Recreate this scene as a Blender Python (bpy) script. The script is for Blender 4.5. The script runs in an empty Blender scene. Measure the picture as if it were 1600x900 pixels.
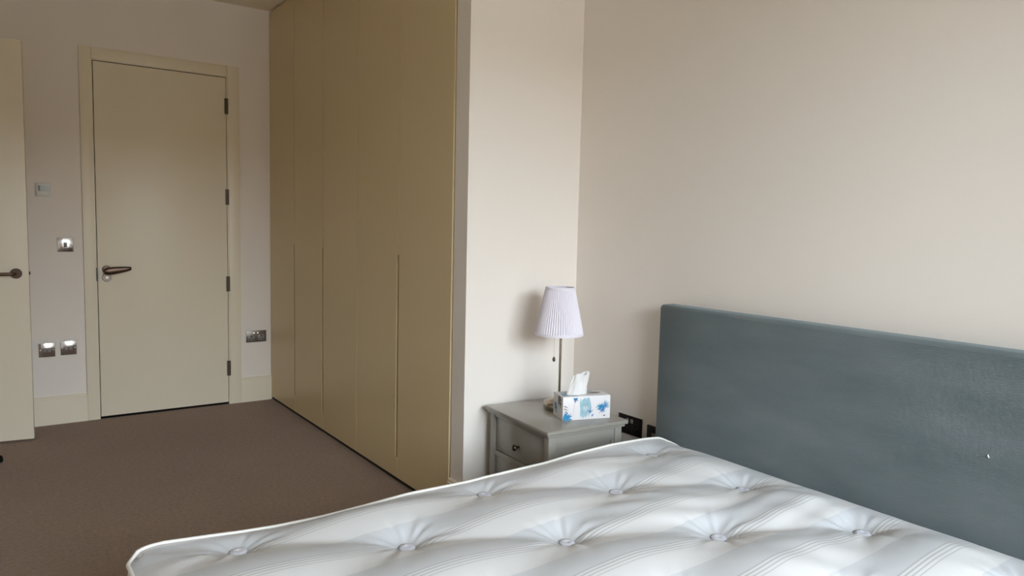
import bpy, bmesh, math, random
import numpy as np
from mathutils import Vector, Matrix
random.seed(4)
PI = math.pi
scene = bpy.context.scene
COL = scene.collection

# ------------------------------------------------------------------ camera
CAM_H = 1.36
F_PX, YAW, PITCH, ROLL = 1140.53, 0.6198, 0.0853, 0.0231
def cam_axes():
    cy, sy, cp, sp = math.cos(YAW), math.sin(YAW), math.cos(PITCH), math.sin(PITCH)
    f = Vector((sy * cp, cy * cp, -sp)); r = Vector((cy, -sy, 0)); u = r.cross(f)
    cr, sr = math.cos(ROLL), math.sin(ROLL)
    return cr * r + sr * u, -sr * r + cr * u, f
r_, u_, f_ = cam_axes()
cd = bpy.data.cameras.new('camera'); cam = bpy.data.objects.new('camera', cd); COL.objects.link(cam)
cd.sensor_width = 36; cd.lens = F_PX * 36 / 1600; cd.clip_start = 0.02
M = Matrix((r_, u_, -f_)).transposed().to_4x4(); M.translation = Vector((0, 0, CAM_H)); cam.matrix_world = M
scene.camera = cam

# ------------------------------------------------------------------ sky, window portal, exposure
WIN_X0, WIN_X1, WIN_Z0, WIN_Z1, WIN_Y = 0.0, 2.26, 0.25, 2.62, -1.55
world = bpy.data.worlds.new('overcast_sky'); scene.world = world; world.use_nodes = True
bg = world.node_tree.nodes['Background']
bg.inputs[0].default_value = (0.92, 1.0, 1.12, 1); bg.inputs[1].default_value = 26.0
pl = bpy.data.lights.new('window_portal', 'AREA'); pl.shape = 'RECTANGLE'
pl.size = WIN_X1 - WIN_X0; pl.size_y = WIN_Z1 - WIN_Z0; pl.cycles.is_portal = True
po = bpy.data.objects.new('window_portal', pl); COL.objects.link(po)
po.location = ((WIN_X0 + WIN_X1) / 2, WIN_Y - 0.16, (WIN_Z0 + WIN_Z1) / 2); po.rotation_euler = (PI / 2, 0, 0)
scene.view_settings.view_transform = 'Standard'; scene.view_settings.look = 'None'
scene.view_settings.gamma = 1.0; scene.view_settings.use_curve_mapping = False
scene.view_settings.exposure = 0.0
scene.cycles.max_bounces = 14; scene.cycles.diffuse_bounces = 10; scene.cycles.glossy_bounces = 6
scene.cycles.transparent_max_bounces = 12
scene.cycles.caustics_reflective = False; scene.cycles.caustics_refractive = False

# ------------------------------------------------------------------ materials
def mat(name, col, rough=0.5, metal=0.0, bump=0.0, bscale=400.0, var=0.0, vscale=6.0, sheen=0.0, coat=0.0, spec=0.5):
    m = bpy.data.materials.new(name); m.use_nodes = True
    nt = m.node_tree; b = nt.nodes['Principled BSDF']
    b.inputs['Roughness'].default_value = rough; b.inputs['Metallic'].default_value = metal
    b.inputs['Specular IOR Level'].default_value = spec
    b.inputs['Sheen Weight'].default_value = sheen; b.inputs['Coat Weight'].default_value = coat
    tc = nt.nodes.new('ShaderNodeTexCoord')
    n2 = nt.nodes.new('ShaderNodeTexNoise'); n2.inputs['Scale'].default_value = vscale; n2.inputs['Detail'].default_value = 4
    nt.links.new(tc.outputs['Object'], n2.inputs['Vector'])
    mx = nt.nodes.new('ShaderNodeMix'); mx.data_type = 'RGBA'
    nt.links.new(n2.outputs['Fac'], mx.inputs['Factor'])
    mx.inputs['A'].default_value = (*[c * (1 - var) for c in col], 1); mx.inputs['B'].default_value = (*[min(1, c * (1 + var)) for c in col], 1)
    nt.links.new(mx.outputs['Result'], b.inputs['Base Color'])
    if bump > 0:
        n = nt.nodes.new('ShaderNodeTexNoise'); n.inputs['Scale'].default_value = bscale; n.inputs['Detail'].default_value = 3
        nt.links.new(tc.outputs['Object'], n.inputs['Vector'])
        bp = nt.nodes.new('ShaderNodeBump'); bp.inputs['Strength'].default_value = bump; bp.inputs['Distance'].default_value = 0.002
        nt.links.new(n.outputs['Fac'], bp.inputs['Height']); nt.links.new(bp.outputs['Normal'], b.inputs['Normal'])
    return m
WALL = mat('wall_paint', (0.80, 0.747, 0.69), 0.75, bump=0.06, bscale=220, var=0.012, vscale=1.5, spec=0.3)
CEIL = mat('ceiling_paint', (0.82, 0.75, 0.62), 0.85, bump=0.05, bscale=200, var=0.01, spec=0.2)
WOOD = mat('satin_woodwork_paint', (0.77, 0.70, 0.56), 0.38, bump=0.03, bscale=90, var=0.012, vscale=3, spec=0.4)
CREAM = mat('cream_wardrobe_lacquer', (0.66, 0.54, 0.33), 0.33, bump=0.015, bscale=60, var=0.01, vscale=2, spec=0.4)
INNER = mat('wardrobe_inner_board', (0.48, 0.38, 0.2), 0.6, var=0.02)
PLINTH_SHADE = mat('black_plinth_and_gap_shade', (0.012, 0.01, 0.009), 0.8, var=0.1)  # plinth black, also paints shade in the door and ceiling gaps
CHROME = mat('polished_chrome', (0.60, 0.575, 0.57), 0.16, 1.0, var=0.02)
HINGE = mat('hinge_bronze', (0.13, 0.105, 0.08), 0.45, 1.0, var=0.1, vscale=40)
STEEL = mat('satin_steel', (0.50, 0.46, 0.41), 0.30, 1.0, var=0.04, vscale=40)
BRONZE = mat('dark_bronze_metal', (0.115, 0.078, 0.060), 0.38, 1.0, var=0.08, vscale=30)
NICKEL = mat('warm_nickel', (0.36, 0.31, 0.245), 0.27, 1.0, var=0.03, vscale=20)
BLACK = mat('black_plastic', (0.012, 0.011, 0.011), 0.35, var=0.1)
DARKMETAL = mat('black_nickel_plate', (0.055, 0.047, 0.042), 0.28, 0.8, var=0.1, vscale=20)
GREYPLASTIC = mat('grey_switch_insert', (0.22, 0.2, 0.19), 0.4, var=0.05)
WHITEPLASTIC = mat('white_plastic', (0.7, 0.69, 0.66), 0.35, var=0.02)
LCD = mat('lcd_screen', (0.21, 0.23, 0.2), 0.2, var=0.1, vscale=60)
GREYPAINT = mat('grey_furniture_paint', (0.265, 0.25, 0.217), 0.18, bump=0.02, bscale=80, var=0.015, vscale=4)
PIPING = mat('white_edge_tape', (0.68, 0.66, 0.62), 0.7, bump=0.2, bscale=900, var=0.02)
BORDER = mat('mattress_border_fabric', (0.64, 0.61, 0.58), 0.7, bump=0.2, bscale=500, var=0.02)
TUFT = mat('tuft_felt', (0.66, 0.67, 0.75), 0.8, bump=0.5, bscale=700, var=0.06, vscale=90)
BASEFAB = mat('divan_base_fabric', (0.12, 0.16, 0.17), 0.85, bump=0.3, bscale=800, var=0.05)
CARD = mat('tissue_box_card', (0.70, 0.68, 0.69), 0.4, var=0.02, vscale=20)
FILM = mat('tissue_slot_film', (0.45, 0.44, 0.44), 0.3, var=0.05)
PR_BLUE = mat('print_bright_blue', (0.015, 0.20, 0.40), 0.4, var=0.35, vscale=60)
PR_TEAL = mat('print_pale_teal', (0.30, 0.47, 0.53), 0.4, var=0.25, vscale=70)
PR_NAVY = mat('print_slate_blue', (0.08, 0.17, 0.38), 0.4, var=0.4, vscale=60)
PR_DARK = mat('print_and_slot_shade_brown', (0.05, 0.045, 0.05), 0.4, var=0.3, vscale=60)
RUBBER_SHADE = mat('black_rubber_and_gap_shade', (0.008, 0.007, 0.006), 0.9, var=0.1, spec=0.1)  # rubber, and the black that paints shade in the door gaps
GROUND = mat('outdoor_paving', (0.30, 0.28, 0.25), 0.9, var=0.1, vscale=0.3)
UPVC = mat('window_frame_paint', (0.75, 0.75, 0.73), 0.4, var=0.01)
LINT = mat('white_lint', (0.85, 0.85, 0.82), 0.9, var=0.02)

def carpet_mat():
    m = bpy.data.materials.new('taupe_carpet'); m.use_nodes = True; nt = m.node_tree; b = nt.nodes['Principled BSDF']
    b.inputs['Roughness'].default_value = 1.0; b.inputs['Specular IOR Level'].default_value = 0.1
    b.inputs['Sheen Weight'].default_value = 0.15; b.inputs['Sheen Roughness'].default_value = 0.6
    tc = nt.nodes.new('ShaderNodeTexCoord')
    vo = nt.nodes.new('ShaderNodeTexVoronoi'); vo.inputs['Scale'].default_value = 230
    nz = nt.nodes.new('ShaderNodeTexNoise'); nz.inputs['Scale'].default_value = 60; nz.inputs['Detail'].default_value = 5
    n3 = nt.nodes.new('ShaderNodeTexNoise'); n3.inputs['Scale'].default_value = 1.6; n3.inputs['Detail'].default_value = 3
    for n in (vo, nz, n3): nt.links.new(tc.outputs['Object'], n.inputs['Vector'])
    r = nt.nodes.new('ShaderNodeValToRGB')
    r.color_ramp.elements[0].position = 0.3; r.color_ramp.elements[0].color = (0.293, 0.202, 0.150, 1)
    r.color_ramp.elements[1].position = 0.7; r.color_ramp.elements[1].color = (0.397, 0.281, 0.215, 1)
    nt.links.new(nz.outputs['Fac'], r.inputs['Fac'])
    mx = nt.nodes.new('ShaderNodeMix'); mx.data_type = 'RGBA'; mx.blend_type = 'MULTIPLY'; mx.inputs['Factor'].default_value = 0.25
    nt.links.new(r.outputs['Color'], mx.inputs['A']); nt.links.new(n3.outputs['Fac'], mx.inputs['B'])
    mm = nt.nodes.new('ShaderNodeMix'); mm.data_type = 'RGBA'; mm.blend_type = 'MULTIPLY'; mm.inputs['Factor'].default_value = 0.0
    nt.links.new(mx.outputs['Result'], b.inputs['Base Color'])
    bp = nt.nodes.new('ShaderNodeBump'); bp.inputs['Strength'].default_value = 0.9; bp.inputs['Distance'].default_value = 0.004
    nt.links.new(vo.outputs['Distance'], bp.inputs['Height']); nt.links.new(bp.outputs['Normal'], b.inputs['Normal'])
    return m
CARPET = carpet_mat()

ROW_Y, ROW_P = 1.905, 0.2085           # first tuft row and row pitch of the mattress
def ticking_mat():
    m = bpy.data.materials.new('striped_mattress_ticking'); m.use_nodes = True; nt = m.node_tree; b = nt.nodes['Principled BSDF']
    L = nt.links.new
    b.inputs['Roughness'].default_value = 0.55; b.inputs['Sheen Weight'].default_value = 0.1; b.inputs['Specular IOR Level'].default_value = 0.35
    tc = nt.nodes.new('ShaderNodeTexCoord'); sp = nt.nodes.new('ShaderNodeSeparateXYZ'); L(tc.outputs['Object'], sp.inputs[0])
    m1 = nt.nodes.new('ShaderNodeMath'); m1.operation = 'SUBTRACT'; m1.inputs[0].default_value = ROW_Y; L(sp.outputs['Y'], m1.inputs[1])
    m2 = nt.nodes.new('ShaderNodeMath'); m2.operation = 'DIVIDE'; L(m1.outputs[0], m2.inputs[0]); m2.inputs[1].default_value = ROW_P
    m3 = nt.nodes.new('ShaderNodeMath'); m3.operation = 'FRACT'
    m4 = nt.nodes.new('ShaderNodeMath'); m4.operation = 'ADD'; L(m2.outputs[0], m4.inputs[0]); m4.inputs[1].default_value = 10
    L(m4.outputs[0], m3.inputs[0])
    W = (0.575, 0.57, 0.57, 1); G = (0.485, 0.495, 0.512, 1); P = (0.38, 0.385, 0.395, 1)
    r = nt.nodes.new('ShaderNodeValToRGB'); r.color_ramp.interpolation = 'CONSTANT'
    stops = [(0.0, G), (0.05, P), (0.07, W), (0.10, P), (0.12, W), (0.155, P), (0.17, W), (0.21, P), (0.22, W), (0.60, G)]
    e = r.color_ramp.elements
    e[0].position, e[0].color = stops[0]; e[1].position, e[1].color = stops[-1]
    for p, c in stops[1:-1]:
        q = e.new(p); q.color = c
    L(m3.outputs[0], r.inputs['Fac']); L(r.outputs['Color'], b.inputs['Base Color'])
    nz = nt.nodes.new('ShaderNodeTexNoise'); nz.inputs['Scale'].default_value = 700; L(tc.outputs['Object'], nz.inputs['Vector'])
    bp = nt.nodes.new('ShaderNodeBump'); bp.inputs['Strength'].default_value = 0.12; bp.inputs['Distance'].default_value = 0.001
    L(nz.outputs['Fac'], bp.inputs['Height'])
    b2 = nt.nodes.new('ShaderNodeBump'); b2.inputs['Strength'].default_value = 0.5; b2.inputs['Distance'].default_value = 0.0012
    L(r.outputs['Color'], b2.inputs['Height']); L(bp.outputs['Normal'], b2.inputs['Normal']); L(b2.outputs['Normal'], b.inputs['Normal'])
    return m
TICKING = ticking_mat()

def cord_mat():
    m = bpy.data.materials.new('teal_ribbed_fabric'); m.use_nodes = True; nt = m.node_tree; b = nt.nodes['Principled BSDF']; L = nt.links.new
    b.inputs['Roughness'].default_value = 0.8; b.inputs['Specular IOR Level'].default_value = 0.25
    b.inputs['Sheen Weight'].default_value = 0.12; b.inputs['Sheen Roughness'].default_value = 0.4
    b.inputs['Sheen Tint'].default_value = (0.7, 0.85, 0.9, 1)
    tc = nt.nodes.new('ShaderNodeTexCoord')
    mp = nt.nodes.new('ShaderNodeMapping'); mp.inputs['Rotation'].default_value = (0.5, 0, 0); mp.inputs['Scale'].default_value = (1, 1.2, 4)
    L(tc.outputs['Object'], mp.inputs['Vector'])
    n = nt.nodes.new('ShaderNodeTexNoise'); n.inputs['Scale'].default_value = 2.2; n.inputs['Detail'].default_value = 5; L(mp.outputs[0], n.inputs['Vector'])
    r = nt.nodes.new('ShaderNodeValToRGB')
    r.color_ramp.elements[0].position = 0.3; r.color_ramp.elements[0].color = (0.122, 0.150, 0.158, 1)
    r.color_ramp.elements[1].position = 0.75; r.color_ramp.elements[1].color = (0.168, 0.195, 0.205, 1)
    L(n.outputs['Fac'], r.inputs['Fac']); L(r.outputs['Color'], b.inputs['Base Color'])
    return m
CORD = cord_mat()

def shade_mat():
    m = bpy.data.materials.new('white_pleated_shade_fabric'); m.use_nodes = True; nt = m.node_tree; nt.nodes.clear(); L = nt.links.new
    o = nt.nodes.new('ShaderNodeOutputMaterial'); d = nt.nodes.new('ShaderNodeBsdfDiffuse'); t = nt.nodes.new('ShaderNodeBsdfTranslucent')
    mx = nt.nodes.new('ShaderNodeMixShader'); mx.inputs[0].default_value = 0.25
    tc = nt.nodes.new('ShaderNodeTexCoord'); n = nt.nodes.new('ShaderNodeTexNoise'); n.inputs['Scale'].default_value = 300; L(tc.outputs['Object'], n.inputs['Vector'])
    r = nt.nodes.new('ShaderNodeValToRGB'); r.color_ramp.elements[0].color = (0.86, 0.83, 0.89, 1); r.color_ramp.elements[1].color = (0.93, 0.90, 0.95, 1)
    L(n.outputs['Fac'], r.inputs['Fac']); L(r.outputs['Color'], d.inputs['Color']); L(r.outputs['Color'], t.inputs['Color'])
    L(d.outputs[0], mx.inputs[1]); L(t.outputs[0], mx.inputs[2]); L(mx.outputs[0], o.inputs['Surface'])
    return m
SHADE = shade_mat()
def tissue_mat():
    m = shade_mat(); m.name = 'white_tissue_paper'
    for n in m.node_tree.nodes:
        if n.type == 'VALTORGB':
            n.color_ramp.elements[0].color = (0.84, 0.83, 0.82, 1); n.color_ramp.elements[1].color = (0.9, 0.89, 0.88, 1)
    return m
TISSUE = tissue_mat()
def pane_mat():
    m = bpy.data.materials.new('window_glass'); m.use_nodes = True; nt = m.node_tree; nt.nodes.clear(); L = nt.links.new
    o = nt.nodes.new('ShaderNodeOutputMaterial'); t = nt.nodes.new('ShaderNodeBsdfTransparent'); g = nt.nodes.new('ShaderNodeBsdfGlossy')
    t.inputs[0].default_value = (0.95, 0.97, 0.96, 1); g.inputs['Roughness'].default_value = 0.02
    fr = nt.nodes.new('ShaderNodeFresnel'); mx = nt.nodes.new('ShaderNodeMixShader'); L(fr.outputs[0], mx.inputs[0])
    L(t.outputs[0], mx.inputs[1]); L(g.outputs[0], mx.inputs[2]); L(mx.outputs[0], o.inputs['Surface'])
    return m
PANE = pane_mat()

# ------------------------------------------------------------------ mesh helpers
def bx(bm, x0, x1, y0, y1, z0, z1, bev=0.0, seg=2):
    v = [bm.verts.new(p) for p in ((x0, y0, z0), (x1, y0, z0), (x1, y1, z0), (x0, y1, z0), (x0, y0, z1), (x1, y0, z1), (x1, y1, z1), (x0, y1, z1))]
    fs = [bm.faces.new([v[i] for i in q]) for q in ((3, 2, 1, 0), (4, 5, 6, 7), (0, 1, 5, 4), (1, 2, 6, 5), (2, 3, 7, 6), (3, 0, 4, 7))]
    if bev > 0:
        es = list({e for f in fs for e in f.edges})
        bmesh.ops.bevel(bm, geom=es, offset=bev, segments=seg, affect='EDGES', profile=0.5)
def prism(bm, pts, axis, a, b):
    """closed outline pts (2-D) extruded along an axis from a to b"""
    def P(p, t):
        return {'x': (t, p[0], p[1]), 'y': (p[0], t, p[1]), 'z': (p[0], p[1], t)}[axis]
    A = [bm.verts.new(P(p, a)) for p in pts]; B = [bm.verts.new(P(p, b)) for p in pts]
    n = len(pts)
    bm.faces.new(A); bm.faces.new(B[::-1])
    for i in range(n): bm.faces.new((A[i], B[i], B[(i + 1) % n], A[(i + 1) % n]))
def lathe(bm, prof, n=32, c=(0, 0, 0), axis='z', mod=None):
    rings = []
    for k, (r, h) in enumerate(prof):
        ring = []
        for i in range(n):
            a = 2 * PI * i / n; rr = r * (mod(i, k) if mod else 1)
            p = (rr * math.cos(a), rr * math.sin(a), h)
            if axis == 'y': p = (p[0], p[2], p[1])
            if axis == 'x': p = (p[2], p[0], p[1])
            ring.append(bm.verts.new((p[0] + c[0], p[1] + c[1], p[2] + c[2])))
        rings.append(ring)
    for a, b in zip(rings, rings[1:]):
        for i in range(n):
            j = (i + 1) % n; bm.faces.new((a[i], a[j], b[j], b[i]))
    return rings
def cap(bm, ring): 
    try: bm.faces.new(ring)
    except ValueError: pass
def solid_lathe(bm, prof, n=32, c=(0, 0, 0), axis='z'):
    r = lathe(bm, prof, n, c, axis); cap(bm, r[0]); cap(bm, r[-1])
def tube(bm, pts, r, n=10, closed=False):
    pts = [Vector(p) for p in pts]; N = len(pts); rings = []
    rr = r if isinstance(r, (list, tuple)) else [r] * N
    for i in range(N):
        a = pts[(i - 1) % N] if (closed or i > 0) else pts[i]; b = pts[(i + 1) % N] if (closed or i < N - 1) else pts[i]
        t = (b - a).normalized(); up = Vector((0, 0, 1)) if abs(t.z) < 0.95 else Vector((1, 0, 0))
        s = t.cross(up).normalized(); w = s.cross(t)
        rings.append([bm.verts.new(pts[i] + rr[i] * (math.cos(2 * PI * k / n) * s + math.sin(2 * PI * k / n) * w)) for k in range(n)])
    for i in range(N if closed else N - 1):
        a, b = rings[i], rings[(i + 1) % N]
        for k in range(n):
            j = (k + 1) % n; bm.faces.new((a[k], a[j], b[j], b[k]))
    if not closed: cap(bm, rings[0][::-1]); cap(bm, rings[-1])
def obj(name, bm, m, parent=None, smooth=False, ang=35):
    bmesh.ops.recalc_face_normals(bm, faces=bm.faces)
    me = bpy.data.meshes.new(name); bm.to_mesh(me); bm.free()
    me.materials.append(m)
    if smooth:
        me.shade_smooth()
        try: me.set_sharp_from_angle(angle=math.radians(ang))
        except Exception: pass
    o = bpy.data.objects.new(name, me); COL.objects.link(o)
    if parent: o.parent = parent
    return o
def box(name, m, parent, *a, bev=0.0, seg=2):
    bm = bmesh.new(); bx(bm, *a, bev=bev, seg=seg); return obj(name, bm, m, parent, smooth=bev > 0)
def tag(o, label, cat, group=None):
    o['label'] = label; o['category'] = cat
    if group: o['group'] = group
    return o
def thing(name, label, cat, loc=(0, 0, 0), rz=0, group=None):
    o = bpy.data.objects.new(name, None); COL.objects.link(o); o.empty_display_size = 0.05
    o.location = loc; o.rotation_euler = (0, 0, rz)
    return tag(o, label, cat, group)
def struct(o, label=None):
    o['kind'] = 'structure'
    if label: o['label'] = label
    return o

# ------------------------------------------------------------------ room shell
XL, XR, YD, YP, XW, H = -0.66, 2.344, 5.524, 2.741, 1.702, 2.88
T = 0.12
LX0, LX1, LZ0, LZ1 = 0.565, 1.390, 0.016, 2.360      # closed door leaf
AX0, AX1, AZ = 0.486, 1.4805, 2.4435                 # architrave outside
struct(box('floor', CARPET, None, -2.2, XR + T, WIN_Y - T, YD + T, -0.10, 0.0), 'taupe brown cut pile carpet')
struct(box('ceiling', CEIL, None, -2.2, XR + T, WIN_Y - T, YD + T, H, H + 0.1), 'off-white plaster ceiling')
bm = bmesh.new()                                     # far wall with the door opening
bx(bm, XL, LX0 - 0.035, YD, YD + T, 0, H); bx(bm, LX1 + 0.035, XW + 0.7, YD, YD + T, 0, H); bx(bm, LX0 - 0.035, LX1 + 0.035, YD, YD + T, LZ1 + 0.035, H)
struct(obj('wall_far', bm, WALL), 'warm white wall with the closed door')
box('door_backing', PLINTH_SHADE, bpy.data.objects['wall_far'], LX0 - 0.035, LX1 + 0.035, YD + 0.07, YD + 0.11, 0, LZ1 + 0.035)  # black sheet painting the dark behind the door gaps
struct(box('wall_right', WALL, None, XR, XR + T, WIN_Y - T, YD + T, 0, H), 'pale wall behind the bed headboard')
struct(box('wall_return', WALL, None, 1.7065, XR, YP, YP + 0.111, 0, H), 'brightly lit short wall beside the fitted wardrobe')
DO0, DO1 = 4.44, 5.30                                # opening in the left wall for the open door
bm = bmesh.new()
bx(bm, XL - T, XL, WIN_Y - T, DO0, 0, H); bx(bm, XL - T, XL, DO1, YD + T, 0, H); bx(bm, XL - T, XL, DO0, DO1, 2.40, H)
struct(obj('wall_left', bm, WALL), 'warm white wall with the doorway of the open door')
bm = bmesh.new()
bx(bm, -2.2, -2.1, 3.9, YD + T, 0, H); bx(bm, -2.2, XL - T, 3.8, 3.9, 0, H); bx(bm, -2.2, XL - T, YD, YD + T, 0, H)
struct(obj('wall_hallway', bm, WALL), 'plain walls of the lobby past the open door')
bm = bmesh.new()                                     # window wall behind the viewer
bx(bm, XL - T, WIN_X0, WIN_Y - T, WIN_Y, 0, H); bx(bm, WIN_X1, XR + T, WIN_Y - T, WIN_Y, 0, H)
bx(bm, WIN_X0, WIN_X1, WIN_Y - T, WIN_Y, 0, WIN_Z0); bx(bm, WIN_X0, WIN_X1, WIN_Y - T, WIN_Y, WIN_Z1, H)
struct(obj('wall_window', bm, WALL), 'wall with the window')
bm = bmesh.new()
fw = 0.055; xm = (WIN_X0 + WIN_X1) / 2; ya, yb = WIN_Y - 0.09, WIN_Y - 0.03
for a in ((WIN_X0, WIN_X0 + fw, WIN_Z0, WIN_Z1), (WIN_X1 - fw, WIN_X1, WIN_Z0, WIN_Z1), (WIN_X0 + fw, WIN_X1 - fw, WIN_Z0, WIN_Z0 + fw), (WIN_X0 + fw, WIN_X1 - fw, WIN_Z1 - fw, WIN_Z1), (xm - 0.04, xm + 0.04, WIN_Z0 + fw, WIN_Z1 - fw)):
    bx(bm, a[0], a[1], ya, yb, a[2], a[3])
win = struct(obj('window_1', bm, UPVC), 'white framed two-pane window')
box('pane', PANE, win, WIN_X0 + fw, xm - 0.04, WIN_Y - 0.062, WIN_Y - 0.058, WIN_Z0 + fw, WIN_Z1 - fw)
box('pane', PANE, win, xm + 0.04, WIN_X1 - fw, WIN_Y - 0.062, WIN_Y - 0.058, WIN_Z0 + fw, WIN_Z1 - fw)
box('sill', UPVC, win, WIN_X0 - 0.03, WIN_X1 + 0.03, WIN_Y - 0.03, WIN_Y + 0.06, WIN_Z0 - 0.03, WIN_Z0, bev=0.006)
struct(box('ground', GROUND, None, -60, 60, -120, WIN_Y - T - 0.02, -4.2, -4.0), 'paved ground outside the window')

bm = bmesh.new(); bx(bm, -45, 45, -34, -24, -4.0, 4.6)  # unseen block added to cut low sky light and darken the upper walls
struct(obj('wall_added_sky_blocker', bm, mat('sky_blocker_dark_brick', (0.22, 0.17, 0.13), 0.9, var=0.1, vscale=0.5)), 'unseen building added outside the window to block low sky light')

# skirting boards
SK, ST = 0.184, 0.018
prof = lambda s: [(0, 0), (s * ST, 0), (s * ST, SK - 0.016), (s * (ST - 0.004), SK - 0.013), (s * (ST - 0.004), SK - 0.004), (s * (ST - 0.008), SK), (0, SK)]
def skirt_y(name, x0, x1, y):                        # on a wall facing -Y
    bm = bmesh.new(); prism(bm, [(y + p[0], p[1]) for p in prof(-1)], 'x', x0, x1); return struct(obj(name, bm, WOOD), 'painted skirting board')
def skirt_x(name, y0, y1, x, s=-1):                  # on a wall facing -X (s=-1) or +X
    bm = bmesh.new(); prism(bm, [(x + p[0], p[1]) for p in prof(s)], 'y', y0, y1); return struct(obj(name, bm, WOOD), 'painted skirting board')
skirt_y('baseboard_far_left', XL, AX0, YD); skirt_y('baseboard_far_right', AX1, XW, YD)
skirt_y('baseboard_return', 1.7065 - ST, XR, YP); skirt_x('baseboard_wardrobe_end', YP, 2.852, 1.7065)
skirt_x('baseboard_right', WIN_Y, YP - ST, XR); skirt_x('baseboard_left', WIN_Y, DO0 - 0.08, XL, 1)

# closed door: lining + architrave
bm = bmesh.new()
for s, (xo, xi) in enumerate(((AX0, LX0 - 0.010), (AX1, LX1 + 0.010))):
    a, b = min(xo, xi), max(xo, xi)
    bx(bm, a, b, YD - 0.020, YD + 0.001, 0, AZ, bev=0.003)
bx(bm, LX0 - 0.010, LX1 + 0.010, YD - 0.020, YD + 0.001, LZ1 + 0.010, AZ, bev=0.003)
trim = struct(obj('trim_1', bm, WOOD, smooth=True), 'painted architrave around the closed door')
bm = bmesh.new()
bx(bm, LX0 - 0.035, LX0 - 0.0045, YD - 0.013, YD + 0.07, 0, LZ1 + 0.035); bx(bm, LX1 + 0.0035, LX1 + 0.035, YD - 0.013, YD + 0.07, 0, LZ1 + 0.035)
bx(bm, LX0 - 0.0045, LX1 + 0.0035, YD - 0.013, YD + 0.07, LZ1 + 0.0045, LZ1 + 0.035)
obj('door_lining', bm, WOOD, trim)
bm = bmesh.new(); bx(bm, LX0 - 0.0044, LX0 - 0.0004, YD - 0.008, YD + 0.04, 0.0, LZ1 + 0.004); bx(bm, LX0, LX1, YD - 0.008, YD + 0.04, LZ1 + 0.0004, LZ1 + 0.0044); bx(bm, LX0, LX1, YD - 0.004, YD + 0.04, 0.0, 0.014)
obj('door_gap_shade', bm, RUBBER_SHADE, trim)  # black strips paint the shade in the gaps round the door leaf
bm = bmesh.new(); bx(bm, LX0 - 0.009, LX0 - 0.0005, YD - 0.0225, YD - 0.008, 0.93, 1.02); obj('strike_plate', bm, BLACK, trim)['label'] = 'black strike plate'
door = struct(box('door_1', WOOD, None, LX0, LX1, YD - 0.012, YD + 0.032, LZ0, LZ1, bev=0.002), 'closed flush cream door in the far wall')
def hinge(parent, x, y, z0, z1):
    bm = bmesh.new(); n = 5; h = (z1 - z0) / n
    for k in range(n): solid_lathe(bm, [(0.0066, z0 + k * h + 0.0006), (0.0075, z0 + k * h + 0.0012), (0.0075, z0 + (k + 1) * h - 0.0012), (0.0066, z0 + (k + 1) * h - 0.0006)], 12, (x, y, 0))
    bx(bm, x - 0.014, x + 0.012, y + 0.002, y + 0.006, z0, z1)
    return obj('hinge', bm, HINGE, parent, True)
for z0, z1 in ((2.105, 2.215), (1.462, 1.572), (0.835, 0.945), (0.214, 0.324)): hinge(door, LX1 + 0.003, YD - 0.022, z0, z1)

def lever_paddle(parent, x, y, z):
    hd = obj('door_handle', _rose(x, y, z, 0.026), BRONZE, parent, True)
    hd['label'] = 'dark bronze lever handle on a round rose'
    bm = bmesh.new(); tube(bm, [(x, y - 0.010, z), (x, y - 0.048, z)], 0.011, 14)
    obj('spindle_neck', bm, BRONZE, hd, True)
    bm = bmesh.new()
    sec = [(-0.018, 0.013, 0.007), (-0.010, 0.021, 0.010), (0.006, 0.0245, 0.011), (0.03, 0.0255, 0.011), (0.06, 0.0235, 0.010), (0.09, 0.0200, 0.009), (0.118, 0.0160, 0.008), (0.136, 0.0125, 0.006), (0.141, 0.008, 0.003)]
    rings = []
    for dx, hh, tt in sec:
        zc = z - 0.010 + 0.016 * max(0, dx) / 0.14
        rings.append([bm.verts.new((x + dx, y - 0.055 + tt * math.sin(2 * PI * k / 16), zc + hh * math.cos(2 * PI * k / 16))) for k in range(16)])
    for a, b in zip(rings, rings[1:]):
        for k in range(16): bm.faces.new((a[k], a[(k + 1) % 16], b[(k + 1) % 16], b[k]))
    cap(bm, rings[0]); cap(bm, rings[-1]); obj('lever', bm, BRONZE, hd, True, 50)
def _rose(x, y, z, r):
    bm = bmesh.new(); solid_lathe(bm, [(r, y), (r, y - 0.007), (r - 0.003, y - 0.010)], 32, (x, 0, z), 'y'); return bm
lever_paddle(door, 0.616, YD - 0.012, 1.008)
bm = bmesh.new(); solid_lathe(bm, [(0.027, YD - 0.012), (0.027, YD - 0.018), (0.024, YD - 0.021), (0.017, YD - 0.021), (0.0165, YD - 0.016)], 32, (0.616, 0, 0.953), 'y')
esc = obj('lock_escutcheon', bm, mat('escutcheon_metal', (0.30, 0.27, 0.24), 0.5, 1.0), door, True); esc['label'] = 'round chrome lock escutcheon'
bm = bmesh.new(); solid_lathe(bm, [(0.011, YD - 0.012), (0.011, YD - 0.026), (0.009, YD - 0.028)], 20, (0.616, 0, 0.953), 'y'); obj('lock_cylinder', bm, NICKEL, esc, True)

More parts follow.
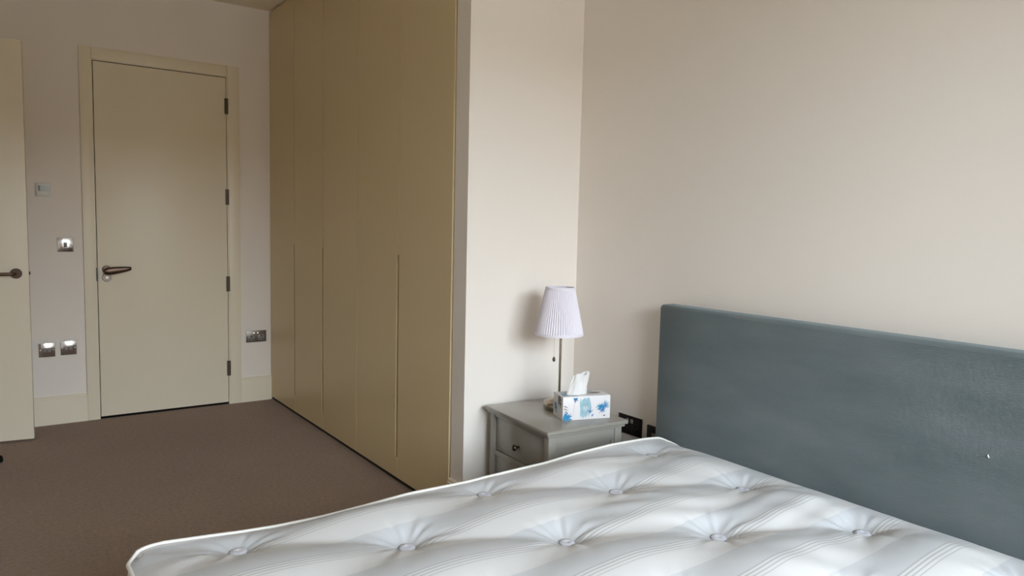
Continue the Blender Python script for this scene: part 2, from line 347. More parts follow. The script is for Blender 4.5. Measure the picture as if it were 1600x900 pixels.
# open door leaf, hinged on the left wall
RZ2 = math.radians(-8.0)
d2 = bpy.data.objects.new('door_2', None); COL.objects.link(d2); d2.location = (0.172, 5.169, 0); d2.rotation_euler = (0, 0, RZ2)
struct(d2, 'cream door standing open at the left edge')
box('door_leaf', WOOD, d2, -0.826, 0, 0, 0.044, 0.013, 2.36, bev=0.002)
hd = obj('door_handle', _rose(-0.062, 0, 1.012, 0.0300), BRONZE, d2, True); hd['label'] = 'dark bronze round-bar lever handle'
bm = bmesh.new(); tube(bm, [(-0.062, -0.008, 1.012), (-0.062, -0.042, 1.012), (-0.066, -0.052, 1.012), (-0.078, -0.056, 1.012), (-0.20, -0.056, 1.012)], 0.0095, 16); obj('lever', bm, BRONZE, hd, True, 60)
box('latch', BLACK, d2, -0.0005, 0.006, 0.014, 0.030, 1.003, 1.021)
for z in (0.25, 0.9, 1.5, 2.15): 
    bm = bmesh.new(); solid_lathe(bm, [(0.0075, z - 0.05), (0.0075, z + 0.05)], 12, (-0.832, 0.05, 0)); obj('hinge', bm, HINGE, d2, True)

# ------------------------------------------------------------------ fitted wardrobe: three units
SEAM = [5.522, 4.981, 4.4475, 3.914, 3.393, 2.860]
G, DT, DZ0, DZ1 = 0.0016, 0.020, 0.021, H - 0.012
GZ0, GZ1, GW = 0.130, 1.195, 0.022
def wardrobe_door(parent, y0, y1, notch):
    bm = bmesh.new(); a, b = y0 + G, y1 - G
    if notch: pts = [(a, DZ0), (b, DZ0), (b, DZ1), (a, DZ1), (a, GZ1), (a + GW, GZ1), (a + GW, GZ0), (a, GZ0)]
    else: pts = [(a, DZ0), (b, DZ0), (b, DZ1), (a, DZ1)]
    prism(bm, pts, 'x', XW, XW + DT)
    es = [e for e in bm.edges if all(abs(v.co.x - XW) < 1e-6 for v in e.verts)]
    bmesh.ops.bevel(bm, geom=es, offset=0.0022, segments=2, affect='EDGES')
    return obj('wardrobe_door', bm, CREAM, parent, True, 30)
units = [((0,), 'single-door cream fitted wardrobe unit in the corner beside the closed door', [True]),
         ((1, 2), 'middle double-door cream fitted wardrobe unit, finger groove between its doors', [True, False]),
         ((3, 4), 'double-door cream fitted wardrobe unit nearest the bed', [True, False])]
for ids, lab, nt_ in units:
    y1, y0 = SEAM[ids[0]], SEAM[ids[-1] + 1]
    w = thing('fitted_wardrobe', lab, 'wardrobe', (0, 0, 0), 0, 'fitted wardrobe units')
    bm = bmesh.new(); xa, xb = XW + DT + 0.003, XR - 0.002
    bx(bm, xa, xb, y0 + 0.001, y0 + 0.019, 0.05, H - 0.03); bx(bm, xa, xb, y1 - 0.019, y1 - 0.001, 0.05, H - 0.03)
    bx(bm, xa, xb, y0 + 0.019, y1 - 0.019, 0.05, 0.07); bx(bm, xa, xb, y0 + 0.019, y1 - 0.019, H - 0.05, H - 0.03); bx(bm, xb - 0.01, xb, y0 + 0.019, y1 - 0.019, 0.07, H - 0.05)
    obj('carcass', bm, INNER, w)
    box('plinth', PLINTH_SHADE, w, XW + 0.010, XW + 0.0195, y0, y1, 0, 0.0205)
    box('top_shadow_strip', PLINTH_SHADE, w, XW + 0.022, XW + 0.04, y0 + 0.001, y1 - 0.001, H - 0.03, H - 0.001)  # black strip paints the shade in the gap under the ceiling
    for k, i in enumerate(ids):
        d = wardrobe_door(w, SEAM[i + 1], SEAM[i], nt_[k])
        if nt_[k]:
            g = box('finger_groove', CREAM, d, XW + 0.0202, XW + 0.0222, SEAM[i + 1] + 0.0002, SEAM[i + 1] + G + GW, GZ0 - 0.005, GZ1 + 0.005)

# ------------------------------------------------------------------ wall plates
def plate(name, label, cat, x, z, s, m, y=YD):
    t = thing(name, label, cat, (x, y, z))
    box('faceplate', m, t, -s / 2, s / 2, -0.006, 0.0, -s / 2, s / 2, bev=0.0015)
    return t
t = plate('thermostat', 'small square white thermostat high on wall left of the closed door', 'thermostat', 0.275, 1.518, 0.088, WHITEPLASTIC)
box('body', WHITEPLASTIC, t, -0.039, 0.039, -0.020, -0.006, -0.039, 0.039, bev=0.003)
s = box('display', LCD, t, -0.029, 0.033, -0.0215, -0.020, -0.012, 0.027); box('display_segment', BLACK, s, -0.029, -0.017, -0.0222, -0.0215, -0.008, 0.025)
def screws(t, dx, y=-0.0066):
    for sx in (-dx, dx):
        bm = bmesh.new(); solid_lathe(bm, [(0.004, -0.005), (0.004, y), (0.003, y - 0.0006)], 12, (sx, 0, 0), 'y'); obj('screw', bm, STEEL, t, True)
t = plate('light_switch', 'square chrome light switch under the thermostat', 'switch', 0.386, 1.170, 0.090, CHROME)
box('rocker', GREYPLASTIC, t, -0.010, 0.010, -0.011, -0.006, -0.016, 0.016, bev=0.002); screws(t, 0.030)
for x, z, lab in ((0.268, 0.491, 'square chrome outlet plate nearest the open door, low on the wall'), (0.388, 0.496, 'square chrome outlet plate nearest the closed door, low on the wall')):
    t = plate('outlet_plate', lab, 'socket', x, z, 0.090, CHROME)
    for sx in (-1, 1): box('outlet_insert', GREYPLASTIC, t, sx * 0.013 - 0.009, sx * 0.013 + 0.009, -0.0085, -0.006, -0.014, 0.014, bev=0.001)
    screws(t, 0.036); t['group'] = 'chrome outlet plates by the doors'
def double_socket(name, label, loc, rz, m, insert, rocker_m):
    t = thing(name, label, 'socket', loc, rz)
    box('faceplate', m, t, -0.0735, 0.0735, -0.006, 0, -0.043, 0.043, bev=0.0015)
    for s in (-1, 1):
        ins = box('socket_insert', insert, t, s * 0.036 - 0.024, s * 0.036 + 0.024, -0.0068, -0.005, -0.032, 0.012, bev=0.0005)
        for hx, hz, w, h in ((0, 0.002, 0.0035, 0.006), (-0.011, -0.019, 0.0045, 0.003), (0.011, -0.019, 0.0045, 0.003)):
            box('pin_hole', RUBBER_SHADE, ins, s * 0.036 + hx - w, s * 0.036 + hx + w, -0.0073, -0.0066, hz - h, hz + h)
        box('rocker', rocker_m, t, s * 0.014 - 0.007, s * 0.014 + 0.007, -0.0115, -0.005, 0.012, 0.030, bev=0.0015)
    return t
SOCKSTEEL = mat('brushed_socket_steel', (0.19, 0.16, 0.135), 0.42, 1.0, var=0.05, vscale=60)
double_socket('wall_socket', 'brushed steel double socket between closed door and wardrobe', (1.594, YD, 0.489), 0, SOCKSTEEL, GREYPLASTIC, CHROME)
double_socket('wall_socket', 'black nickel double socket behind the grey bedside table', (XR, 2.331, 0.468), -PI / 2, DARKMETAL, BLACK, GREYPLASTIC)
t = thing('wall_socket', 'black outlet plate half hidden by the headboard edge', 'socket', (XR, 2.180, 0.455), -PI / 2)
box('faceplate', BLACK, t, -0.043, 0.043, -0.008, 0, -0.043, 0.043, bev=0.002); box('outlet_insert', GREYPLASTIC, t, -0.012, 0.012, -0.0095, -0.007, -0.012, 0.012)

# floor stop at the left edge
t = thing('door_stop', 'small black rubber door stop on the carpet before the open door', 'door stop', (-0.012, 4.80, 0))
bm = bmesh.new(); solid_lathe(bm, [(0.026, 0), (0.027, 0.004), (0.026, 0.020), (0.024, 0.030), (0.018, 0.037), (0.008, 0.040)], 24); obj('rubber_dome', bm, RUBBER_SHADE, t, True)
bm = bmesh.new(); solid_lathe(bm, [(0.030, 0), (0.030, 0.004), (0.028, 0.005)], 24); obj('base_ring', bm, STEEL, t, True)

# ------------------------------------------------------------------ bed: base, mattress, headboard
MX0, MX1, MY0, MY1, MZ0, MZE = 0.252, 2.226, 0.50, 2.005, 0.255, 0.503
b_ = thing('divan_base', 'low fabric divan base under the white mattress', 'bed base', ((MX0 + MX1) / 2, (MY0 + MY1) / 2, 0))
hx, hy = (MX1 - MX0) / 2 - 0.004, (MY1 - MY0) / 2 - 0.004
box('base_box', BASEFAB, b_, -hx, hx, -hy, hy, 0.045, MZ0, bev=0.012)
for sx in (-1, 1):
    for sy in (-1, 1):
        bm = bmesh.new(); solid_lathe(bm, [(0.02, 0), (0.024, 0.005), (0.026, 0.046)], 16, (sx * (hx - 0.1), sy * (hy - 0.1), 0)); obj('foot', bm, BLACK, b_, True)

def rrect(off, z, rad=0.06, n=8, step=0.03):
    x0, x1, y0, y1 = MX0 - off, MX1 + off, MY0 - off, MY1 + off; r = rad + off; out = []
    cs = [((x1 - r, y1 - r), 0), ((x0 + r, y1 - r), PI / 2), ((x0 + r, y0 + r), PI), ((x1 - r, y0 + r), 1.5 * PI)]
    for i, ((cx, cy), a0) in enumerate(cs):
        arc = [(cx + r * math.cos(a0 + PI / 2 * k / n), cy + r * math.sin(a0 + PI / 2 * k / n)) for k in range(n + 1)]
        nx = cs[(i + 1) % 4]; q = (nx[0][0] + r * math.cos(nx[1]), nx[0][1] + r * math.sin(nx[1]))
        p = arc[-1]; L = math.hypot(q[0] - p[0], q[1] - p[1]); m = max(2, int(L / step))
        out += arc + [(p[0] + (q[0] - p[0]) * k / m, p[1] + (q[1] - p[1]) * k / m) for k in range(1, m)]
    return out
TX0, TPX = 0.500, 0.384
tufts = []
for j in range(8):
    for i in range(-1, 4):
        tx = TX0 + TPX * (2 * i + j % 2); ty = ROW_Y - ROW_P * j
        if MX0 + 0.1 < tx < MX1 - 0.1 and MY0 + 0.05 < ty: tufts.append((tx, ty))
EX = [.25, .263, .278, .33, .455, .53, .626, .757, .897, 1.049, 1.275, 1.339, 1.6, 1.735, 1.928, 2.1, 2.213]
EZ = [.505, .508, .520, .525, .515, .508, .502, .500, .505, .513, .510, .513, .518, .528, .534, .529, .518]
def edge_z(x, y):
    """height of the taped edge: sags beside tufts, lifts between them"""
    x = np.asarray(x, float); y = np.asarray(y, float)
    zf = np.interp(x, EX, EZ) - 0.007
    t = smooth((MY1 - y) / 0.12)
    z = zf * (1 - t) + 0.505 * t
    hd = smooth((x - (MX1 - 0.05)) / 0.05)
    return z - 0.030 * hd * (1 - 0.6 * (1 - t))
def smooth(t): t = np.clip(t, 0, 1); return t * t * (3 - 2 * t)
rng = np.random.RandomState(3)
ph = rng.uniform(0, 2 * PI, (len(tufts), 3))
def top_z(x, y):
    p = (x - TX0) / TPX; q = (ROW_Y - y) / ROW_P
    a, b = (p + q) / 2, (p - q) / 2
    s = np.sqrt(np.sin(PI * a) ** 2 * 0.8 + 0.2) * np.sqrt(np.sin(PI * b) ** 2 + 0.010)
    z = 0.482 + 0.037 * s ** 0.9
    wr = np.zeros_like(x); rise = np.zeros_like(x) + 0.026
    for k, (tx, ty) in enumerate(tufts):
        dx, dy = x - tx, y - ty; d2 = dx * dx + dy * dy; d = np.sqrt(d2) + 1e-6
        rise -= 0.026 * np.exp(-d2 / (2 * 0.040 ** 2))
        th = np.arctan2(dy, dx)
        env = np.exp(-((d - 0.055) / (0.055 + 0.035 * (dy < 0))) ** 2) * smooth(d / 0.03)
        wr += env * (0.0020 * np.cos(11 * th + ph[k, 0] + 5 * d / 0.1 * 0.3) + 0.0012 * np.cos(17 * th + ph[k, 1]) + 0.0010 * np.cos(7 * th + ph[k, 2]))
    z = z + rise + wr
    # long soft creases in the loose cover, stronger towards the head end
    amp = 0.0026 * smooth((x - 0.9) / 0.9)
    z = z + amp * np.sin(38 * x + 26 * y + 2.0 * np.sin(9 * y + 3 * x)) * (0.5 + 0.5 * np.sin(7 * x - 11 * y + 1.0)) + amp * 0.8 * np.sin(70 * y + 14 * x + 2.5 * np.sin(8 * x)) * (0.5 + 0.5 * np.sin(9 * y + 5 * x))
    hdz = smooth((MX1 - x) / 0.20); z = 0.516 * (1 - hdz) + z * hdz
    ex = np.minimum(np.minimum(x - MX0, MX1 - x), np.minimum(y - MY0, MY1 - y))
    wf = 0.075 + 0.075 * smooth((y - (MY1 - 0.20)) / 0.10)          # the far border lies flatter
    w = np.sin(PI / 2 * np.clip(ex / wf, 0, 1))
    return edge_z(x, y) * (1 - w) + z * w
mt = thing('mattress', 'white striped button-tufted double mattress without bedding', 'mattress', (0, 0, 0))
NX, NY = 300, 228
gx = np.linspace(0, 1, NX); gy = np.linspace(0, 1, NY)
X, Y = np.meshgrid(MX0 + gx * (MX1 - MX0), MY0 + gy * (MY1 - MY0), indexing='ij')
# squeeze the square grid's corners into the rounded outline
RC = 0.06
cxm = np.clip(X, MX0 + RC, MX1 - RC); cym = np.clip(Y, MY0 + RC, MY1 - RC)
dx, dy = X - cxm, Y - cym; mxd = np.maximum(np.abs(dx), np.abs(dy)); dd = np.sqrt(dx ** 2 + dy ** 2) + 1e-9
k = np.where((np.abs(dx) > 0) & (np.abs(dy) > 0), mxd / dd, 1.0)
X2, Y2 = cxm + dx * k, cym + dy * k
exq = RC - mxd
Z = top_z(X, Y)
verts = np.stack([X2, Y2, Z], -1).reshape(-1, 3)
idx = np.arange(NX * NY).reshape(NX, NY)
faces = np.stack([idx[:-1, :-1], idx[1:, :-1], idx[1:, 1:], idx[:-1, 1:]], -1).reshape(-1, 4)
me = bpy.data.meshes.new('quilted_top'); me.from_pydata(verts.tolist(), [], faces.tolist()); me.materials.append(TICKING); me.shade_smooth()
o = bpy.data.objects.new('quilted_top', me); COL.objects.link(o); o.parent = mt
bm = bmesh.new(); rings = []
for off, zf in ((0.0, 1.0), (0.004, 0.93), (0.010, 0.75), (0.011, 0.5), (0.008, 0.25), (0.002, 0.06), (-0.004, 0.0)):
    ring = []
    for (x, y), (xe, ye) in zip(rrect(off, 0), rrect(0, 0)):
        ze = float(edge_z(xe, ye)) - 0.002; ring.append(bm.verts.new((x, y, MZ0 + zf * (ze - MZ0))))
    rings.append(ring)
n = min(len(r) for r in rings); assert all(len(r) == len(rings[0]) for r in rings)
for a, b in zip(rings, rings[1:]):
    for i in range(n): bm.faces.new((a[i], a[(i + 1) % n], b[(i + 1) % n], b[i]))
cap(bm, rings[-1]); obj('side_border', bm, BORDER, mt, True, 60)
bm = bmesh.new(); tube(bm, [(x, y, float(edge_z(x, y)) + 0.001) for x, y in rrect(0.003, 0)], 0.0052, 8, True); obj('edge_piping', bm, PIPING, mt, True, 80)
bm = bmesh.new(); tube(bm, [(x, y, MZ0 + 0.008) for x, y in rrect(0.002, 0)], 0.0065, 8, True); obj('edge_piping', bm, PIPING, mt, True, 80)
tuft_me = None
for tx, ty in tufts:
    if tuft_me is None:
        bm = bmesh.new(); solid_lathe(bm, [(0.006, -0.004), (0.020, -0.002), (0.0225, 0.002), (0.020, 0.0055), (0.011, 0.0065), (0.005, 0.005), (0.002, 0.0035)], 20)
        o = obj('tuft', bm, TUFT, mt, True, 80); tuft_me = o.data
    else:
        o = bpy.data.objects.new('tuft', tuft_me); COL.objects.link(o); o.parent = mt
    o.location = (tx, ty, float(top_z(np.array(tx), np.array(ty))) + 0.0045)

# headboard: ribbed front as real relief
HF, HBK, HY0, HY1, HZ1 = 2.240, 2.326, 0.415, 2.087, 1.050
hb = thing('headboard', 'teal grey ribbed fabric headboard against the wall', 'headboard', (0, 0, 0))
prof_ = []; z = 0.20; pitch = 0.0046; rr = 0.014
zs = np.arange(0.20, HZ1 - rr, pitch)
for zz in zs:
    for f, d in ((0.0, 0.0), (0.25, -0.0008), (0.5, -0.0011), (0.75, -0.0008)): prof_.append((HF + 0.0011 + d, zz + f * pitch))
for kq in range(7):
    a = PI / 2 * kq / 6; prof_.append((HF + rr - rr * math.cos(a), HZ1 - rr + rr * math.sin(a)))
for kq in range(7):
    a = PI / 2 * kq / 6; prof_.append((HBK - rr + rr * math.sin(a), HZ1 - rr + rr * math.cos(a)))
prof_.append((HBK, 0.20))
bm = bmesh.new(); ins = 0.010
ys = [(HY0, ins), (HY0 + 0.003, 0.004), (HY0 + ins, 0)] + [(HY0 + ins + (HY1 - HY0 - 2 * ins) * i / 8, 0) for i in range(1, 8)] + [(HY1 - ins, 0), (HY1 - 0.003, 0.004), (HY1, ins)]
cx, cz = (HF + HBK) / 2, 0.6
rows = []
for yy, sh in ys:
    row = []
    for px, pz in prof_:
        qx = px + (sh if px < cx else -sh); qz = pz - (sh if pz > HZ1 - 0.03 else 0)
        row.append(bm.verts.new((qx, yy, qz)))
    rows.append(row)
for a, b in zip(rows, rows[1:]):
    for i in range(len(prof_) - 1): bm.faces.new((a[i], a[i + 1], b[i + 1], b[i]))
bm.faces.new(rows[0]); bm.faces.new(rows[-1][::-1])
obj('ribbed_panel', bm, CORD, hb, True, 50)
for yy in (0.75, 1.75): box('strut', BLACK, hb, HF + 0.03, HBK - 0.01, yy - 0.03, yy + 0.03, 0.0, 0.21)
bm = bmesh.new(); tube(bm, [(HF - 0.0015, 0.838, 0.748), (HF - 0.003, 0.840, 0.752), (HF - 0.0015, 0.841, 0.7565)], [0.0012, 0.0018, 0.001], 8)
tag(obj('lint_speck', bm, LINT, None, True), 'tiny white lint speck on the headboard fabric', 'lint')

# ------------------------------------------------------------------ bedside table
NR = math.radians(-3.2)
ns = thing('bedside_table', 'grey painted bedside table with drawers beside the bed', 'bedside table', (1.761, 2.202, 0), NR)
ND, NW, NZ = 0.419, 0.497, 0.55
bm = bmesh.new(); bx(bm, 0, ND, 0, NW, NZ - 0.018, NZ, bev=0.005, seg=3); obj('table_top', bm, GREYPAINT, ns, True)
bm = bmesh.new(); bx(bm, 0.010, ND - 0.010, 0.010, NW - 0.010, NZ - 0.030, NZ - 0.018, bev=0.004); obj('top_moulding', bm, GREYPAINT, ns, True)
IN = 0.020; PO = 0.036; ZB = NZ - 0.030
for px in (IN, ND - IN - PO):
    for py in (IN, NW - IN - PO): box('leg', GREYPAINT, ns, px, px + PO, py, py + PO, 0, ZB, bev=0.003)
for py, s in ((IN, 1), (NW - IN, -1)):               # side frames with a recessed panel
    y0, y1 = sorted((py + s * 0.006, py + s * 0.022)); sp_ = box('side_panel', GREYPAINT, ns, IN + PO, ND - IN - PO, min(py + s * 0.012, py + s * 0.02), max(py + s * 0.012, py + s * 0.02), 0.10, ZB)
    xa, xb = IN + PO, ND - IN - PO
    box('side_rail', GREYPAINT, ns, xa, xb, y0, y1, ZB - 0.055, ZB, bev=0.002); box('side_rail', GREYPAINT, ns, xa, xb, y0, y1, 0.10, 0.15, bev=0.002)
    box('side_stile', GREYPAINT, ns, xa, xa + 0.004, y0, y1, 0.15, ZB - 0.055); box('side_stile', GREYPAINT, ns, xb - 0.016, xb, y0, y1, 0.15, ZB - 0.055)
box('back_panel', GREYPAINT, ns, ND - IN - 0.014, ND - IN - 0.006, IN + PO, NW - IN - PO, 0.10, ZB)
fy0, fy1 = IN + PO, NW - IN - PO
for za, zb in ((ZB - 0.012, ZB), (0.334, 0.358), (0.10, 0.13)): box('front_rail', GREYPAINT, ns, IN + 0.003, IN + 0.025, fy0, fy1, za, zb, bev=0.0015)
for za, zb in ((0.358, ZB - 0.012), (0.13, 0.334)):
    d = box('drawer', GREYPAINT, ns, IN + 0.008, IN + 0.028, fy0 + 0.002, fy1 - 0.002, za + 0.002, zb - 0.002, bev=0.0035)
    bm = bmesh.new(); bx(bm, IN + 0.028, ND - 0.06, fy0 + 0.012, fy1 - 0.012, za + 0.01, zb - 0.03); obj('drawer_box', bm, GREYPAINT, d)
    zc = (za + zb) / 2 - 0.012; yc = (fy0 + fy1) / 2
    bm = bmesh.new(); solid_lathe(bm, [(0.006, IN + 0.009), (0.0055, IN - 0.006), (0.008, IN - 0.010), (0.0135, IN - 0.014), (0.014, IN - 0.019), (0.011, IN - 0.023), (0.005, IN - 0.025)], 20, (0, yc, zc), 'x')
    obj('knob', bm, BRONZE, d, True, 60)['label'] = 'round dark bronze knob'

# ------------------------------------------------------------------ table lamp
LP = (2.045, 2.484, NZ)
lp = thing('table_lamp', 'nickel table lamp with white pleated shade', 'lamp', LP)
bm = bmesh.new(); solid_lathe(bm, [(0.068, 0), (0.070, 0.003), (0.0705, 0.024), (0.067, 0.034), (0.056, 0.041), (0.038, 0.045), (0.016, 0.047), (0.010, 0.052), (0.0065, 0.058)], 48); obj('lamp_base', bm, NICKEL, lp, True, 40)
bm = bmesh.new(); solid_lathe(bm, [(0.0055, 0.050), (0.0055, 0.40)], 16); obj('stem', bm, NICKEL, lp, True)
bm = bmesh.new(); solid_lathe(bm, [(0.008, 0.375), (0.017, 0.382), (0.018, 0.43), (0.015, 0.436)], 20); obj('lamp_holder', bm, NICKEL, lp, True)
bm = bmesh.new(); solid_lathe(bm, [(0.012, 0.436), (0.013, 0.45), (0.024, 0.475), (0.026, 0.49), (0.020, 0.508), (0.006, 0.515)], 20); obj('bulb', bm, WHITEPLASTIC, lp, True, 80)
SZ0, SZ1, R0, R1 = 0.333, 0.545, 0.107, 0.063
NP = 58
def pl_mod(i, k): return 1 + (0.026 if i % 4 in (0,) else (-0.022 if i % 4 == 2 else 0.002))
bm = bmesh.new()
prof_s = [(R0 + (R1 - R0) * t, SZ0 + (SZ1 - SZ0) * t) for t in (0.03, 0.25, 0.5, 0.75, 0.965)]
lathe(bm, prof_s, NP * 4, mod=pl_mod); lathe(bm, [(r - 0.0015, h) for r, h in prof_s], NP * 4, mod=pl_mod)
sh = obj('lamp_shade', bm, SHADE, lp); sh.location = (-0.007, 0.005, 0)
for za, zb, ra, rb in ((SZ0, SZ0 + 0.011, R0 + 0.0015, R0 - 0.0006), (SZ1 - 0.013, SZ1, R1 + 0.0042, R1 + 0.0015)):
    bm = bmesh.new(); r = lathe(bm, [(ra, za), (rb, zb), (rb - 0.003, zb), (ra - 0.003, za)], 64)
    for i in range(64): bm.faces.new((r[3][i], r[3][(i + 1) % 64], r[0][(i + 1) % 64], r[0][i]))
    obj('shade_trim', bm, SHADE, sh, True, 40)
bm = bmesh.new()
for kq in range(3):
    a = 2 * PI * kq / 3 + 0.4; tube(bm, [(0.010 * math.cos(a), 0.010 * math.sin(a), SZ1 - 0.035), (R1 * 0.97 * math.cos(a), R1 * 0.97 * math.sin(a), SZ1 - 0.006)], 0.0013, 6)
tube(bm, [(0.012 * math.cos(2 * PI * i / 16), 0.012 * math.sin(2 * PI * i / 16), SZ1 - 0.035) for i in range(16)], 0.0013, 6, True)
tube(bm, [(0.012, 0, SZ1 - 0.036), (0.016, 0, 0.43)], 0.0013, 6); obj('shade_spider', bm, STEEL, sh, True)
cxy = (-0.0225, 0.0165)
bm = bmesh.new(); tube(bm, [(-0.012, 0.009, 0.405), (cxy[0], cxy[1], 0.396), (cxy[0], cxy[1], 0.23)], 0.0011, 6); ch = obj('pull_chain', bm, STEEL, lp, True)
bm = bmesh.new(); solid_lathe(bm, [(0.0015, 0.233), (0.004, 0.230), (0.007, 0.223), (0.007, 0.218), (0.004, 0.212), (0.001, 0.210)], 14, (cxy[0], cxy[1], 0)); obj('pull_weight', bm, BRONZE, ch, True, 80)

# ------------------------------------------------------------------ tissue box
BW, BD, BH = 0.218, 0.108, 0.100
tb = thing('tissue_box', 'white tissue box printed with blue leaves, on the bedside table', 'tissue box', (1.924, 2.310, NZ), math.radians(-17.3))
box('carton', CARD, tb, 0, BW, 0, BD, 0, BH, bev=0.0015)
bm = bmesh.new()
def ell(bm, cx, cy, a, b, z, n=28): bm.faces.new([bm.verts.new((cx + a * math.cos(2 * PI * i / n), cy + b * math.sin(2 * PI * i / n), z)) for i in range(n)])
ell(bm, 0.115, 0.054, 0.075, 0.026, BH + 0.0005); obj('slot_film', bm, FILM, tb)
bm = bmesh.new(); ell(bm, 0.165, 0.052, 0.028, 0.007, BH + 0.0010); obj('slot_shade', bm, PR_DARK, tb)  # flat dark ellipse paints the shade inside the slot
def leaf_outline(c, ang, ln, w):
    ux, uy = math.cos(ang), math.sin(ang); out = []
    for i in range(7):
        t = i / 6; out.append((c[0] + ux * ln * t - uy * w * math.sin(PI * t ** 0.8), c[1] + uy * ln * t + ux * w * math.sin(PI * t ** 0.8)))
    for i in range(5, 0, -1):
        t = i / 6; out.append((c[0] + ux * ln * t + uy * w * math.sin(PI * t ** 0.8), c[1] + uy * ln * t - ux * w * math.sin(PI * t ** 0.8)))
    return out
def print_leaves(name, m, face, leaves):
    """flat printed leaves lying on one face of the carton; clipped to the face"""
    bm = bmesh.new(); wmax = {'front': BW, 'left': BD, 'top': BW}[face]; hmax = {'front': BH, 'left': BH, 'top': BD}[face]
    for q, (c, ang, ln, w) in enumerate(leaves):
        e = 0.0004 + 0.00003 * (q % 8) + PRINT_OFF.get(name, 0); vs = []
        for s, t in leaf_outline(c, ang, ln, w):
            s = min(max(s, 0.001), wmax - 0.001); t = min(max(t, 0.001), hmax - 0.001)
            vs.append(bm.verts.new({'front': (s, -e, t), 'left': (-e, wmax - s, t), 'top': (s, t, BH + e)}[face]))
        try: bm.faces.new(vs)
        except ValueError: pass
    o = obj(name, bm, m, tb); return o
PRINT_OFF = {'printed_dark_leaves': 0.0004, 'printed_slate_leaves': 0.0003}
rd = random.Random(7)
def fan(c, a0, a1, n, l0, l1, w): return [(c, a0 + (a1 - a0) * i / max(1, n - 1) + rd.uniform(-.08, .08), rd.uniform(l0, l1), w * rd.uniform(.8, 1.2)) for i in range(n)]
streak = lambda x0, x1, n, z0, z1, l0, l1, w, lean=0.15: [((rd.uniform(x0, x1), rd.uniform(z0, z1)), PI / 2 + rd.uniform(-lean, lean), rd.uniform(l0, l1), w * rd.uniform(.6, 1.3)) for _ in range(n)]
print_leaves('printed_blue_leaves', PR_BLUE, 'front', fan((0.001, 0.001), 0.02, 1.2, 13, 0.036, 0.050, 0.0040) + fan((0.178, 0.048), -0.9, 3.9, 13, 0.014, 0.026, 0.0026) + fan((0.056, 0.094), 3.3, 6.2, 9, 0.010, 0.022, 0.0016))
print_leaves('printed_teal_leaves', PR_TEAL, 'front', streak(0.080, 0.126, 26, 0.002, 0.05, 0.03, 0.055, 0.0034) + streak(0.084, 0.12, 14, 0.05, 0.062, 0.03, 0.04, 0.004) + fan((0.195, 0.055), -0.6, 2.2, 9, 0.018, 0.030, 0.0022) + fan((0.165, 0.05), 1.6, 3.6, 5, 0.012, 0.024, 0.002))
print_leaves('printed_slate_leaves', PR_NAVY, 'front', fan((0.182, 0.045), 3.9, 5.4, 8, 0.018, 0.036, 0.0013) + fan((0.190, 0.052), -0.4, 1.6, 7, 0.012, 0.028, 0.0014) + fan((0.122, 0.026), 0.7, 2.0, 9, 0.012, 0.032, 0.0010) + fan((0.134, 0.01), 0.9, 1.8, 5, 0.012, 0.025, 0.0009) + fan((0.056, 0.092), 3.9, 5.5, 6, 0.010, 0.020, 0.0011))
print_leaves('printed_dark_leaves', PR_DARK, 'front', [((0.002, 0.064), -0.45, 0.024, 0.0015), ((0.002, 0.052), -0.38, 0.024, 0.0015), ((0.008, 0.040), -0.5, 0.020, 0.0013), ((0.185, 0.012), 0.2, 0.012, 0.0025), ((0.052, 0.09), 4.65, 0.075, 0.0003)])
print_leaves('printed_dark_leaves', PR_DARK, 'left', fan((0.070, 0.078), 0.3, 5.9, 10, 0.018, 0.034, 0.0042) + [((0.09, 0.075), 4.4, 0.035, 0.003)])
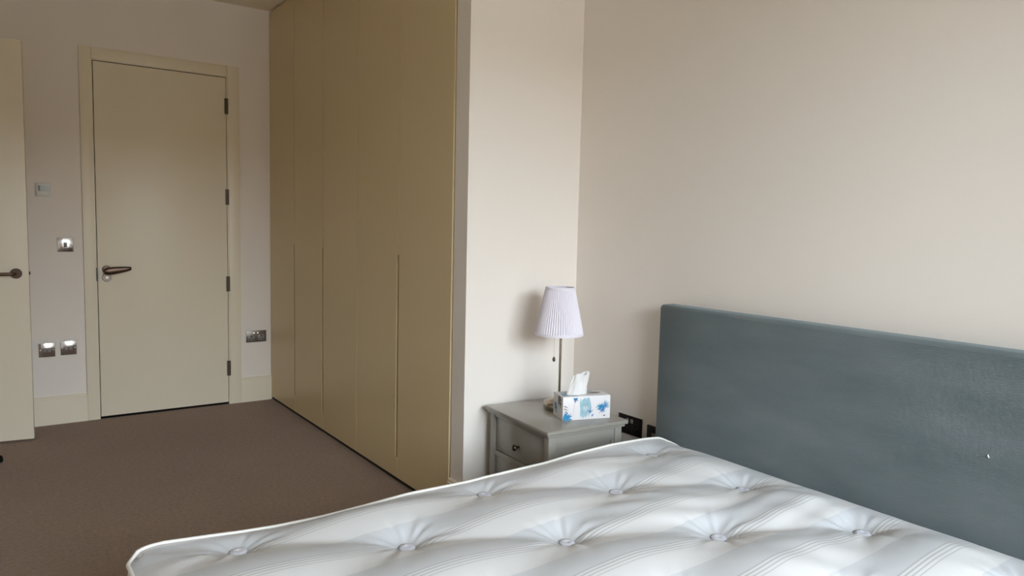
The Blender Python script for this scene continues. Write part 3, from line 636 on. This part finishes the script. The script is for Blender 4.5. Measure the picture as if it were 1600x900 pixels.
print_leaves('printed_blue_leaves', PR_BLUE, 'left', fan((0.018, 0.045), -1.2, 1.6, 7, 0.018, 0.035, 0.0045))
print_leaves('printed_teal_leaves', PR_TEAL, 'left', fan((0.03, 0.02), 0.2, 2.4, 5, 0.015, 0.028, 0.004))
print_leaves('printed_teal_leaves', PR_TEAL, 'top', fan((0.016, 0.05), -1.5, 1.7, 8, 0.02, 0.05, 0.006) + fan((0.06, 0.008), 0.1, 2.9, 6, 0.012, 0.026, 0.004) + fan((0.15, 0.09), 3.3, 6.0, 6, 0.012, 0.03, 0.004))
print_leaves('printed_slate_leaves', PR_NAVY, 'top', fan((0.01, 0.03), -0.5, 1.2, 5, 0.02, 0.04, 0.0025))

# the tissue standing out of the slot: a folded sheet with a hollow in its middle
bm = bmesh.new(); rows = []; NU, NV = 40, 22
for iv in range(NV):
    v = iv / (NV - 1); row = []
    for iu in range(NU):
        a = 2 * PI * iu / NU
        ca, sa = math.cos(a), math.sin(a)
        bx_, by_ = 0.050 * ca, 0.020 * sa                                  # spread over the slot
        tx_, ty_ = 0.034 * ca, 0.014 * sa + 0.003 * math.sin(2 * a + 0.6)  # gathered upper edge
        w = v ** 0.65
        x = bx_ * (1 - w) + tx_ * w + 0.020 * v
        y = by_ * (1 - w) + ty_ * w
        top = 0.092 + 0.006 * math.sin(2 * a + 1) - 0.016 * max(0, -ca) ** 2
        fold = 0.0030 * math.sin(6 * a + 2.5 * v) * (0.4 + v) + 0.0015 * math.sin(11 * a - 4 * v)
        pinch = 0.016 * math.exp(-((a - 1.58 * PI) / 0.30) ** 2) * math.exp(-((v - 0.62) / 0.28) ** 2)
        row.append(bm.verts.new((x + fold * ca, y + fold * sa + pinch, v * top)))
    rows.append(row)
for a, b in zip(rows, rows[1:]):
    for i in range(NU): bm.faces.new((a[i], a[(i + 1) % NU], b[(i + 1) % NU], b[i]))
ts = obj('tissue', bm, TISSUE, None, True, 70); ts.location = (0, 0, 0)
ts.parent = tb; ts.location = (0.080, 0.050, BH - 0.002); ts['label'] = 'white tissue pulled up through the slot'
